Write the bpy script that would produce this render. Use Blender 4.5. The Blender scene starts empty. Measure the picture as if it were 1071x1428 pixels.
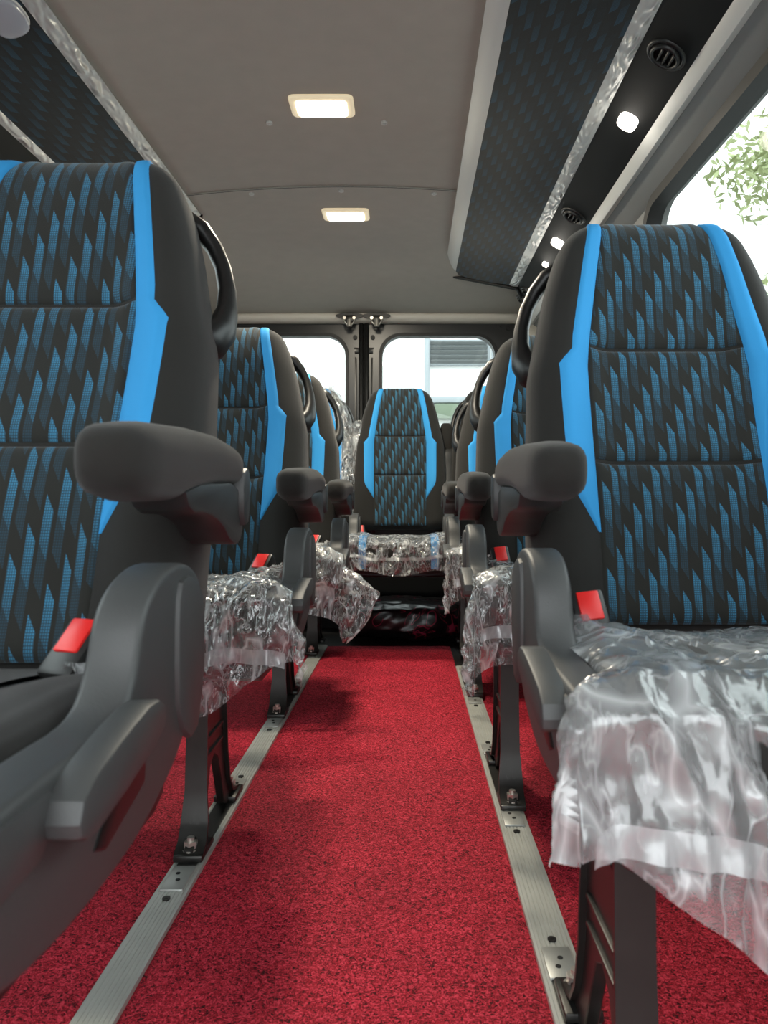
import bpy, bmesh, math, random
from mathutils import Vector, Matrix, noise
random.seed(7)
S = bpy.context.scene
COL = S.collection
PI = math.pi
def lerp(a, b, t): return a + (b - a) * t
def clamp(x, a=0.0, b=1.0): return max(a, min(b, x))
def sstep(a, b, x):
    t = clamp((x - a) / (b - a)); return t * t * (3 - 2 * t)
def table(pts, v):
    if v <= pts[0][0]: return pts[0][1]
    for (a, x), (b, y) in zip(pts, pts[1:]):
        if v <= b: return lerp(x, y, (v - a) / (b - a) if b > a else 1)
    return pts[-1][1]

# ---------------------------------------------------------------- camera, sky, exposure
H = 0.62                                     # camera height above the carpet
cam_d = bpy.data.cameras.new('camera'); cam = bpy.data.objects.new('camera', cam_d); COL.objects.link(cam)
cam.location = (0, 0, H); cam.rotation_euler = (PI / 2, 0, 0)
cam_d.sensor_fit = 'VERTICAL'; cam_d.sensor_height = 36; cam_d.lens = 1073 / 1428 * 36
cam_d.shift_x = (535.5 - 571) / 1428; cam_d.shift_y = (698 - 714) / 1428
cam_d.clip_start = 0.02; cam_d.clip_end = 200
cam_d.dof.use_dof = True; cam_d.dof.focus_distance = 1.9; cam_d.dof.aperture_fstop = 10.0
S.camera = cam
W = bpy.data.worlds.new('overcast_sky'); S.world = W; W.use_nodes = True
bg = W.node_tree.nodes['Background']; bg.inputs[0].default_value = (0.93, 0.98, 1.0, 1); bg.inputs[1].default_value = 2.2
S.view_settings.view_transform = 'Standard'; S.view_settings.look = 'None'
S.view_settings.gamma = 1; S.view_settings.use_curve_mapping = False; S.view_settings.exposure = 0.9

# ---------------------------------------------------------------- materials
def srgb(r, g, b):
    f = lambda c: (c / 255 / 12.92) if c / 255 <= .04045 else ((c / 255 + .055) / 1.055) ** 2.4
    return (f(r), f(g), f(b), 1)
def nodes_of(m): return m.node_tree.nodes, m.node_tree.links
def mat(name, col, rough=.6, metal=0, spec=.5, bump=None, vary=0, emit=None, sheen=0, coat=0):
    m = bpy.data.materials.new(name); m.use_nodes = True; N, L = nodes_of(m)
    p = N['Principled BSDF']; p.inputs['Base Color'].default_value = col
    p.inputs['Roughness'].default_value = rough; p.inputs['Metallic'].default_value = metal
    p.inputs['Specular IOR Level'].default_value = spec
    p.inputs['Sheen Weight'].default_value = sheen; p.inputs['Coat Weight'].default_value = coat
    tc = N.new('ShaderNodeTexCoord')
    if vary:
        n = N.new('ShaderNodeTexNoise'); n.inputs['Scale'].default_value = 18; n.inputs['Detail'].default_value = 5
        mx = N.new('ShaderNodeMix'); mx.data_type = 'RGBA'; mx.blend_type = 'MULTIPLY'
        rp = N.new('ShaderNodeMapRange'); rp.inputs[1].default_value = .3; rp.inputs[2].default_value = .7; rp.inputs[3].default_value = 1 - vary; rp.inputs[4].default_value = 1
        L.new(tc.outputs['Object'], n.inputs['Vector']); L.new(n.outputs['Fac'], rp.inputs[0])
        mx.inputs['Factor'].default_value = 1; mx.inputs['A'].default_value = col
        L.new(rp.outputs[0], mx.inputs['B']); L.new(mx.outputs['Result'], p.inputs['Base Color'])
    if bump:
        sc, st = bump
        n = N.new('ShaderNodeTexNoise'); n.inputs['Scale'].default_value = sc; n.inputs['Detail'].default_value = 3
        b = N.new('ShaderNodeBump'); b.inputs['Strength'].default_value = st; b.inputs['Distance'].default_value = .002
        L.new(tc.outputs['Object'], n.inputs['Vector']); L.new(n.outputs['Fac'], b.inputs['Height']); L.new(b.outputs['Normal'], p.inputs['Normal'])
    if emit:
        p.inputs['Emission Color'].default_value = emit[0]; p.inputs['Emission Strength'].default_value = emit[1]
    return m
def mth(N, L, op, a, b=None, c=None):
    n = N.new('ShaderNodeMath'); n.operation = op
    for i, v in enumerate((a, b, c)):
        if v is None: continue
        if isinstance(v, (int, float)): n.inputs[i].default_value = v
        else: L.new(v, n.inputs[i])
    return n.outputs[0]
def pattern_fabric(name, ground, blue, dim, cw=.0150, P=.122, dots=True):
    """columns of slanted stippled blue bars fading downward, each column a quarter period higher than the last"""
    m = bpy.data.materials.new(name); m.use_nodes = True; N, L = nodes_of(m); p = N['Principled BSDF']
    uv = N.new('ShaderNodeUVMap'); sp = N.new('ShaderNodeSeparateXYZ'); L.new(uv.outputs[0], sp.inputs[0])
    M = lambda *a: mth(N, L, *a)
    u = M('DIVIDE', sp.outputs[0], cw); c = M('FLOOR', u); fu = M('SUBTRACT', u, c)
    v = M('DIVIDE', sp.outputs[1], P)
    w = M('SUBTRACT', M('ADD', v, M('MULTIPLY', fu, .22)), M('MULTIPLY', c, .25))
    ph = M('FRACT', M('MULTIPLY', w, -1))                   # 0 at the bar's slanted top, growing downward
    inb = M('LESS_THAN', ph, .42); ind = M('MULTIPLY', M('GREATER_THAN', ph, .42), M('LESS_THAN', ph, .74))
    gap = M('MULTIPLY', M('GREATER_THAN', fu, .12), M('LESS_THAN', fu, .80))
    fade = N.new('ShaderNodeMapRange'); L.new(ph, fade.inputs[0]); fade.inputs[1].default_value = 0; fade.inputs[2].default_value = .42; fade.inputs[3].default_value = 1; fade.inputs[4].default_value = .45
    k = M('ADD', M('MULTIPLY', inb, fade.outputs[0]), M('MULTIPLY', ind, dim))
    k = M('MULTIPLY', k, gap)
    if dots:
        d1 = M('SINE', M('MULTIPLY', sp.outputs[0], 2 * PI / .0026)); d2 = M('SINE', M('MULTIPLY', sp.outputs[1], 2 * PI / .0030))
        dd = M('MAXIMUM', d1, d2)
        mr = N.new('ShaderNodeMapRange'); L.new(dd, mr.inputs[0]); mr.inputs[1].default_value = .2; mr.inputs[2].default_value = .75; mr.inputs[3].default_value = 1; mr.inputs[4].default_value = .25
        k = M('MULTIPLY', k, mr.outputs[0])
    mx = N.new('ShaderNodeMix'); mx.data_type = 'RGBA'; mx.inputs['A'].default_value = ground; mx.inputs['B'].default_value = blue
    L.new(k, mx.inputs['Factor']); L.new(mx.outputs['Result'], p.inputs['Base Color'])
    p.inputs['Roughness'].default_value = .85; p.inputs['Specular IOR Level'].default_value = .2; p.inputs['Sheen Weight'].default_value = .15
    n = N.new('ShaderNodeTexNoise'); n.inputs['Scale'].default_value = 900; b = N.new('ShaderNodeBump'); b.inputs['Strength'].default_value = .25; b.inputs['Distance'].default_value = .001
    L.new(uv.outputs[0], n.inputs['Vector']); L.new(n.outputs['Fac'], b.inputs['Height']); L.new(b.outputs['Normal'], p.inputs['Normal'])
    return m
def film(name, lo, hi, tint=(.86, .89, .90, 1), scale=16, gloss=.16, bmp=.004, rough=.10):
    """clear crumpled polythene: see-through, milky along the creases, glossy all over"""
    m = bpy.data.materials.new(name); m.use_nodes = True; N, L = nodes_of(m); out = N['Material Output']
    N.remove(N['Principled BSDF'])
    tc = N.new('ShaderNodeTexCoord')
    mp = N.new('ShaderNodeMapping'); mp.inputs['Scale'].default_value = (1.3, 1, .5); mp.inputs['Rotation'].default_value = (.25, .45, .2); L.new(tc.outputs['Object'], mp.inputs[0])
    def ridged(sc, det, dist):
        a = N.new('ShaderNodeTexNoise'); a.inputs['Scale'].default_value = sc; a.inputs['Detail'].default_value = det; a.inputs['Distortion'].default_value = dist; L.new(mp.outputs[0], a.inputs['Vector'])
        return mth(N, L, 'SUBTRACT', 1.0, mth(N, L, 'MULTIPLY', mth(N, L, 'ABSOLUTE', mth(N, L, 'SUBTRACT', a.outputs['Fac'], .5)), 6.0))
    r1 = ridged(scale, 2, .8); r2 = ridged(scale * 3.1, 3, .5)
    hgt = mth(N, L, 'ADD', r1, mth(N, L, 'MULTIPLY', r2, .4))
    b = N.new('ShaderNodeBump'); b.inputs['Strength'].default_value = 1; b.inputs['Distance'].default_value = bmp; L.new(hgt, b.inputs['Height'])
    cr = mth(N, L, 'MAXIMUM', mth(N, L, 'POWER', mth(N, L, 'MAXIMUM', r1, 0.0), 5.0), mth(N, L, 'MULTIPLY', mth(N, L, 'POWER', mth(N, L, 'MAXIMUM', r2, 0.0), 7.0), .7))
    k1 = mth(N, L, 'ADD', mth(N, L, 'MULTIPLY', cr, hi - lo), lo)
    d = N.new('ShaderNodeBsdfDiffuse'); d.inputs[0].default_value = tint; L.new(b.outputs[0], d.inputs['Normal'])
    tl = N.new('ShaderNodeBsdfTranslucent'); tl.inputs[0].default_value = tint; md = N.new('ShaderNodeMixShader'); md.inputs[0].default_value = .35; L.new(d.outputs[0], md.inputs[1]); L.new(tl.outputs[0], md.inputs[2])
    t = N.new('ShaderNodeBsdfTransparent'); t.inputs[0].default_value = (.97, .97, .97, 1)
    m1 = N.new('ShaderNodeMixShader'); L.new(k1, m1.inputs[0]); L.new(t.outputs[0], m1.inputs[1]); L.new(md.outputs[0], m1.inputs[2])
    lw = N.new('ShaderNodeLayerWeight'); lw.inputs[0].default_value = .5; L.new(b.outputs[0], lw.inputs['Normal'])
    k2 = mth(N, L, 'ADD', mth(N, L, 'MULTIPLY', mth(N, L, 'POWER', lw.outputs['Facing'], 3.0), .45), gloss)
    g = N.new('ShaderNodeBsdfGlossy'); g.inputs['Roughness'].default_value = rough; L.new(b.outputs[0], g.inputs['Normal'])
    m2 = N.new('ShaderNodeMixShader'); L.new(k2, m2.inputs[0]); L.new(m1.outputs[0], m2.inputs[1]); L.new(g.outputs[0], m2.inputs[2]); L.new(m2.outputs[0], out.inputs[0])
    return m
def glass(name):
    m = bpy.data.materials.new(name); m.use_nodes = True; N, L = nodes_of(m)
    g = N.new('ShaderNodeBsdfGlossy'); g.inputs['Roughness'].default_value = .02
    t = N.new('ShaderNodeBsdfTransparent'); t.inputs[0].default_value = (.93, .97, .96, 1)
    lw = N.new('ShaderNodeLayerWeight'); lw.inputs[0].default_value = .5; mx = N.new('ShaderNodeMixShader')
    f = mth(N, L, 'ADD', mth(N, L, 'MULTIPLY', mth(N, L, 'POWER', lw.outputs['Facing'], 5.0), .5), .03)
    L.new(f, mx.inputs[0]); L.new(t.outputs[0], mx.inputs[1]); L.new(g.outputs[0], mx.inputs[2]); L.new(mx.outputs[0], N['Material Output'].inputs[0])
    return m
def carpet_mat():
    m = bpy.data.materials.new('red_loop_carpet'); m.use_nodes = True; N, L = nodes_of(m); p = N['Principled BSDF']
    tc = N.new('ShaderNodeTexCoord')
    a = N.new('ShaderNodeTexNoise'); a.inputs['Scale'].default_value = 210; a.inputs['Detail'].default_value = 3; a.inputs['Distortion'].default_value = 1.5
    L.new(tc.outputs['Object'], a.inputs['Vector'])
    cr = N.new('ShaderNodeValToRGB'); e = cr.color_ramp.elements
    e[0].position = .37; e[0].color = srgb(66, 5, 14); e[1].position = .62; e[1].color = srgb(238, 70, 92)
    k = cr.color_ramp.elements.new(.48); k.color = srgb(182, 20, 44)
    L.new(a.outputs['Fac'], cr.inputs[0])
    n2 = N.new('ShaderNodeTexNoise'); n2.inputs['Scale'].default_value = 7; n2.inputs['Detail'].default_value = 4; L.new(tc.outputs['Object'], n2.inputs['Vector'])
    mr = N.new('ShaderNodeMapRange'); L.new(n2.outputs['Fac'], mr.inputs[0]); mr.inputs[1].default_value = .3; mr.inputs[2].default_value = .7; mr.inputs[3].default_value = .82; mr.inputs[4].default_value = 1.05
    mx = N.new('ShaderNodeMix'); mx.data_type = 'RGBA'; mx.blend_type = 'MULTIPLY'; mx.inputs['Factor'].default_value = 1
    L.new(cr.outputs[0], mx.inputs['A']); L.new(mr.outputs[0], mx.inputs['B']); L.new(mx.outputs['Result'], p.inputs['Base Color'])
    b = N.new('ShaderNodeBump'); b.inputs['Strength'].default_value = .9; b.inputs['Distance'].default_value = .005
    L.new(a.outputs['Fac'], b.inputs['Height']); L.new(b.outputs['Normal'], p.inputs['Normal'])
    p.inputs['Roughness'].default_value = .7; p.inputs['Specular IOR Level'].default_value = .25
    return m
M_FAB = mat('charcoal_fabric', srgb(36, 35, 33), .88, spec=.2, bump=(1400, .3), sheen=.12)
M_PAT = pattern_fabric('patterned_fabric', srgb(36, 36, 33), srgb(58, 124, 158), .16)
M_BLUE = mat('blue_cloth', srgb(54, 146, 206), .75, spec=.2, bump=(1200, .2))
M_GREY = mat('grey_moulded_plastic', srgb(66, 67, 67), .48, bump=(700, .12))
M_DARKP = mat('dark_grey_plastic', srgb(46, 47, 47), .42, bump=(600, .1))
M_BLACKP = mat('black_plastic', srgb(20, 20, 20), .4)
M_STEEL = mat('black_steel', srgb(58, 57, 55), .35, metal=.55, vary=.25)
M_CHROME = mat('zinc_bolt', srgb(200, 196, 188), .3, metal=.7)
M_ALU = mat('brushed_aluminium', srgb(196, 198, 192), .42, metal=.35, vary=.12)
M_ALU2 = mat('pressed_rail_plate', srgb(178, 180, 176), .38, metal=.45, vary=.15)
M_HOLE = mat('dark_hole', srgb(18, 18, 18), .8)
M_RED = mat('red_button', srgb(226, 36, 34), .35, spec=.6)
M_BUCK = mat('buckle_black', srgb(38, 38, 38), .35)
M_CARPET = carpet_mat()
M_CEIL = mat('grey_headliner', srgb(182, 177, 168), .9, spec=.1, bump=(500, .15), vary=.05)
M_BEIGE = mat('beige_trim', srgb(226, 222, 212), .6, spec=.25)
M_TRIMG = mat('light_grey_trim', srgb(200, 201, 198), .4)
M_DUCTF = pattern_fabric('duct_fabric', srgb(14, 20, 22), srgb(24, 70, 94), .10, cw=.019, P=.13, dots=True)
M_DUCTB = mat('duct_black', srgb(13, 14, 14), .7, spec=.25)
M_DOOR = mat('door_black_paint', srgb(38, 38, 37), .32, spec=.5)
M_RUB = mat('black_rubber', srgb(22, 22, 22), .55)
M_GLASS = glass('window_glass')
M_WALL = mat('grey_side_trim', srgb(120, 121, 120), .55)
M_FLOOR = mat('dark_floor', srgb(30, 29, 29), .7)
M_FILM = film('clear_polythene', .10, .70, scale=14, bmp=.0032); M_FILMR = film('tight_polythene', .09, .75, bmp=.007); M_FILMW = film('milky_polythene', .22, .72, scale=7, gloss=.13, bmp=.0030, rough=.22)
M_HEM = film('polythene_hem', .34, .5, scale=12, bmp=.001, gloss=.08)
def lamp_glow(name, col, st): return mat(name, (1, 1, 1, 1), .4, emit=(col, st))
M_LAMPC = lamp_glow('warm_lamp_core', (1.0, .92, .70, 1), 3.0)
M_LAMPR = mat('warm_lamp_rim', srgb(236, 222, 190), .35, emit=((1.0, .84, .56, 1), .22))
M_LAMPW = lamp_glow('white_reading_lens', (1.0, .95, .86, 1), 3.5)
M_LENS = mat('unlit_lens', srgb(170, 174, 184), .25, coat=.5)
M_BAG = None

# ---------------------------------------------------------------- builders
def link(name, me, m, parent=None, loc=None, rot=None):
    o = bpy.data.objects.new(name, me); COL.objects.link(o)
    if m is not None and len(me.materials) == 0: me.materials.append(m)
    if parent: o.parent = parent
    if loc: o.location = loc
    if rot: o.rotation_euler = rot
    return o
def mesh(verts, faces, smooth=True, uvs=None, fix=True):
    me = bpy.data.meshes.new('mesh'); me.from_pydata([tuple(v) for v in verts], [], faces)
    if uvs:
        l = me.uv_layers.new(name='UVMap')
        for lp in me.loops: l.data[lp.index].uv = uvs[lp.vertex_index]
    if fix:
        bm = bmesh.new(); bm.from_mesh(me); bmesh.ops.recalc_face_normals(bm, faces=bm.faces); bm.to_mesh(me); bm.free()
    if smooth:
        for p in me.polygons: p.use_smooth = True
    return me
def from_bm(bm, smooth=True, angle=40):
    bmesh.ops.recalc_face_normals(bm, faces=bm.faces)
    me = bpy.data.meshes.new('mesh'); bm.to_mesh(me); bm.free()
    if smooth:
        for p in me.polygons: p.use_smooth = True
        me.set_sharp_from_angle(angle=math.radians(angle))
    return me
def grid(nu, nv, fn, closed_u=False, caps=False):
    V = []; F = []; cu = nu if closed_u else nu + 1
    for j in range(nv + 1):
        for i in range(cu): V.append(fn(i / nu, j / nv))
    for j in range(nv):
        for i in range(nu):
            a = j * cu + i; b = j * cu + (i + 1) % cu
            F.append((a, b, b + cu, a + cu))
    if caps:
        F.append(tuple(range(cu))[::-1]); F.append(tuple(range(nv * cu, nv * cu + cu)))
    return V, F
def bm_box(bm, c, size, bev=0, seg=2, mtx=None):
    r = bmesh.ops.create_cube(bm, size=1)['verts']
    bmesh.ops.scale(bm, vec=size, verts=r)
    if bev:
        es = list({e for v in r for e in v.link_edges})
        r2 = bmesh.ops.bevel(bm, geom=es, offset=bev, segments=seg, profile=.5, affect='EDGES')
        vs = list({v for f in r2['faces'] for v in f.verts} | {v for v in r if v.is_valid})
    else: vs = r
    if mtx: bmesh.ops.transform(bm, matrix=mtx, verts=vs)
    bmesh.ops.translate(bm, vec=c, verts=vs)
    return vs
def box(c, size, bev=0, seg=2, mtx=None):
    bm = bmesh.new(); bm_box(bm, c, size, bev, seg, mtx); return from_bm(bm)
def bm_cyl(bm, c, r, h, axis='Z', seg=20, r2=None):
    vs = bmesh.ops.create_cone(bm, cap_ends=True, segments=seg, radius1=r, radius2=r if r2 is None else r2, depth=h)['verts']
    if axis == 'X': bmesh.ops.rotate(bm, cent=(0, 0, 0), matrix=Matrix.Rotation(PI / 2, 3, 'Y'), verts=vs)
    if axis == 'Y': bmesh.ops.rotate(bm, cent=(0, 0, 0), matrix=Matrix.Rotation(PI / 2, 3, 'X'), verts=vs)
    bmesh.ops.translate(bm, vec=c, verts=vs); return vs
def bm_prism(bm, poly, x0, x1, bev=0, seg=2):
    """polygon in (y, z) extruded from x0 to x1"""
    vs = [bm.verts.new((x0, y, z)) for y, z in poly]
    f = bm.faces.new(vs)
    r = bmesh.ops.extrude_face_region(bm, geom=[f])
    nv = [g for g in r['geom'] if isinstance(g, bmesh.types.BMVert)]
    bmesh.ops.translate(bm, vec=(x1 - x0, 0, 0), verts=nv)
    if bev:
        es = [e for e in bm.edges if e.is_valid and abs(e.verts[0].co.x - e.verts[1].co.x) < 1e-6 and (e.verts[0] in vs or e.verts[0] in nv)]
        bmesh.ops.bevel(bm, geom=es, offset=bev, segments=seg, profile=.5, affect='EDGES')
def smooth_poly(poly, n=1):
    for _ in range(n):
        q = []
        for i in range(len(poly)):
            a = poly[i]; b = poly[(i + 1) % len(poly)]
            q += [(lerp(a[0], b[0], .25), lerp(a[1], b[1], .25)), (lerp(a[0], b[0], .75), lerp(a[1], b[1], .75))]
        poly = q
    return poly
def tube(path, rad, n=10, flat=1.0):
    """smooth tube through a list of points; rad a number or a list"""
    P = [Vector(p) for p in path]; V = []; F = []; up = Vector((0, 0, 1))
    prev = None
    for i, p in enumerate(P):
        t = (P[min(i + 1, len(P) - 1)] - P[max(i - 1, 0)]).normalized()
        a = prev - t * prev.dot(t) if prev else t.cross(Vector((.3, .5, .8)))
        a.normalize(); prev = a; b = t.cross(a); r = rad[i] if isinstance(rad, list) else rad
        for k in range(n):
            th = 2 * PI * k / n; V.append(p + a * math.cos(th) * r + b * math.sin(th) * r * flat)
    for i in range(len(P) - 1):
        for k in range(n):
            F.append((i * n + k, i * n + (k + 1) % n, (i + 1) * n + (k + 1) % n, (i + 1) * n + k))
    F.append(tuple(range(n))); F.append(tuple(range((len(P) - 1) * n, len(P) * n)))
    return V, F
def rrect(a0, a1, b0, b1, r, n=8):
    pts = []
    for (ca, cb, t0) in ((a1 - r, b1 - r, 0), (a0 + r, b1 - r, PI / 2), (a0 + r, b0 + r, PI), (a1 - r, b0 + r, 3 * PI / 2)):
        for k in range(n + 1):
            t = t0 + PI / 2 * k / n; pts.append((ca + r * math.cos(t), cb + r * math.sin(t)))
    return pts
def plate(outer, inner, d0, d1, place):
    """a plate between two matched loops, from depth d0 to d1; place(a, b, d) gives the point"""
    n = len(outer); V = []
    for d in (d0, d1):
        V += [place(a, b, d) for a, b in outer] + [place(a, b, d) for a, b in inner]
    F = []
    for i in range(n):
        j = (i + 1) % n
        F += [(i, j, n + j, n + i), (2 * n + i, 3 * n + i, 3 * n + j, 2 * n + j), (n + i, n + j, 3 * n + j, 3 * n + i), (i, 2 * n + i, 2 * n + j, j)]
    me = mesh(V, F); me.set_sharp_from_angle(angle=math.radians(40)); return me
def thing(name, label, cat, loc=(0, 0, 0), group=None, kind=None):
    o = bpy.data.objects.new(name, None); COL.objects.link(o); o.location = loc; o.empty_display_size = .05
    return tag(o, label, cat, group, kind)
def tag(o, label=None, cat=None, group=None, kind=None):
    if label: o['label'] = label
    if cat: o['category'] = cat
    if group: o['group'] = group
    if kind: o['kind'] = kind
    return o

# ---------------------------------------------------------------- shell of the van
CX = -0.232                                   # centre line of the body
RX, LX = 0.655, -1.12                         # side walls
YF, YR = -0.55, 3.95                          # open front edge, rear doors
def ceil_z(x, y):
    z = H + 1.065 - .106 * (x + .22) ** 2
    return lerp(z, 1.562, sstep(2.95, 4.0, y))
def slab(x0, x1, y0, y1, zf, nx, ny, th):
    V, F = grid(nx, ny, lambda u, v: (lerp(x0, x1, u), lerp(y0, y1, v), zf(lerp(x0, x1, u), lerp(y0, y1, v))))
    n = len(V); V2 = V + [(x, y, z + th) for x, y, z in V]
    F2 = F + [tuple(i + n for i in f)[::-1] for f in F]
    cu = nx + 1
    bl = list(range(cu)) + [cu - 1 + cu * j for j in range(1, ny + 1)] + [ny * cu + i for i in range(nx - 1, -1, -1)] + [cu * j for j in range(ny - 1, 0, -1)]
    for a, b in zip(bl, bl[1:] + bl[:1]): F2.append((a, b, b + n, a + n))
    me = mesh(V2, F2); me.set_sharp_from_angle(angle=math.radians(50)); return me
o = link('floor', box((CX, (YF + YR) / 2, -.045), (RX - LX, YR - YF, .06)), M_FLOOR); tag(o, 'dark bare van floor under the carpet', None, kind='structure')
ceil1 = link('ceiling', slab(LX, RX, YF, 2.60, lambda x, y: ceil_z(x, y), 40, 20, .03), M_CEIL); tag(ceil1, 'grey curved headliner panel over the aisle', None, kind='structure')
ceil2 = link('ceiling', slab(LX, RX, 2.606, YR, lambda x, y: ceil_z(x, y) - .004, 40, 30, .03), M_CEIL); tag(ceil2, 'grey headliner panel curving down to the rear doors', None, kind='structure')
V, F = grid(40, 1, lambda u, v: (lerp(LX, RX, u), 2.598 + .010 * v, ceil_z(lerp(LX, RX, u), 2.6) - .0052 + .0015 * v))
link('panel_seam', mesh(V, F), M_RUB, ceil2)
def clip(x, y, par):
    bm = bmesh.new(); bm_cyl(bm, (0, 0, -.002), .009, .006, seg=16); bm_cyl(bm, (0, 0, -.006), .004, .004, seg=10)
    link('trim_clip', from_bm(bm), M_TRIMG, par, (x, y, ceil_z(x, y) - (.004 if par is ceil2 else 0)))
for x, y, p in ((-.393, 2.16, ceil1), (-.071, 2.16, ceil1), (-.54, 2.63, ceil2), (-.233, 2.63, ceil2), (.084, 2.63, ceil2)): clip(x, y, p)

# side walls with a window opening
def side_wall(name, wx, inward, wins, label):
    o = bpy.data.objects.new(name, None); COL.objects.link(o); tag(o, label, None, kind='structure')
    ztop = 1.60
    segs = []
    ys = [YF] + [y for w in wins for y in (w[0] - .07, w[1] + .07)] + [YR]
    for a, b in zip(ys[0::2], ys[1::2]):
        if b - a > .01: link('pillar_panel', box((wx, (a + b) / 2, ztop / 2 - .015), (.05, b - a, ztop + .03)), M_WALL, o)
    for (y0, y1, z0, z1) in wins:
        inner = rrect(y0, y1, z0, z1, .09); outer = []
        for (a, b) in inner:
            ca, cb = (y0 + y1) / 2, (z0 + z1) / 2
            da, db = a - ca, b - cb; ha, hb = (y1 - y0) / 2 + .07, (z1 - z0) / 2 + .07
            k = min(ha / abs(da) if abs(da) > 1e-6 else 9e9, hb / abs(db) if abs(db) > 1e-6 else 9e9)
            outer.append((ca + da * k, cb + db * k))
        link('window_panel', plate(outer, inner, -.025, .025, lambda a, b, d: (wx + d, a, b)), M_WALL, o)
        link('lower_panel', box((wx, (y0 + y1) / 2, (z0 - .07) / 2 - .015), (.05, y1 - y0 + .14, z0 - .07 + .03)), M_WALL, o)
        link('upper_panel', box((wx, (y0 + y1) / 2, (z1 + .07 + ztop) / 2), (.05, y1 - y0 + .14, ztop - z1 - .07)), M_WALL, o)
    return o
WZ0, WZ1 = .86, 1.42
side_wall('wall_right', RX + .025, -1, [(.10, 2.12, WZ0, WZ1), (2.42, 3.35, WZ0, WZ1)], 'grey trimmed side wall of the van beside the single seats')
side_wall('wall_left', LX - .025, 1, [(.10, 2.12, WZ0, WZ1), (2.42, 3.35, WZ0, WZ1)], 'grey trimmed side wall of the van behind the seat row')
wn = 0
for wx, sgn in ((RX, 1), (LX, -1)):
    for (y0, y1) in ((.10, 2.12), (2.42, 3.35)):
        wn += 1
        o = bpy.data.objects.new('window_%d' % wn, None); COL.objects.link(o); tag(o, 'fixed side window with black rubber seal', None, kind='structure')
        link('rubber_seal', plate(rrect(y0 - .014, y1 + .014, WZ0 - .014, WZ1 + .014, .10), rrect(y0 + .014, y1 - .014, WZ0 + .014, WZ1 - .014, .08), -.012, .03, lambda a, b, d: (wx + sgn * d, a, b)), M_RUB, o)
        r = rrect(y0 + .006, y1 - .006, WZ0 + .006, WZ1 - .006, .085); n = len(r)
        V = [(wx + sgn * .020, a, b) for a, b in r] + [(wx + sgn * .024, a, b) for a, b in r]
        link('pane', mesh(V, [tuple(range(n)), tuple(range(n, 2 * n))] + [(i, (i + 1) % n, n + (i + 1) % n, n + i) for i in range(n)], False), M_GLASS, o)

# rear end: body frame and two doors
ZT = 1.555
o = bpy.data.objects.new('wall_rear', None); COL.objects.link(o); tag(o, 'beige body frame around the rear doors', None, kind='structure')
DR, DL = .545, 2 * CX - .545
link('pillar', box(((DR + RX + .05) / 2, YR - .03, .79), (RX + .05 - DR, .10, 1.60), .012), M_BEIGE, o)
link('pillar', box(((DL + LX - .05) / 2, YR - .03, .79), (DL - LX + .05, .10, 1.60), .012), M_BEIGE, o)
def hd(u, v):                                 # beige header rail above the doors, rounded profile
    x = lerp(LX - .05, RX + .05, u); t = v * PI * .9
    return (x, YR - .03 - .055 * math.sin(t), 1.548 - .028 * math.cos(t))
V, F = grid(24, 10, hd); V2 = [(x, YR + .05, z) for x, y, z in V]; n = len(V)
link('header', mesh(V, F), M_BEIGE, o)
link('header_core', box((CX, YR + .03, ZT + .06), (RX - LX + .1, .08, .10)), M_BEIGE, o)
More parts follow.
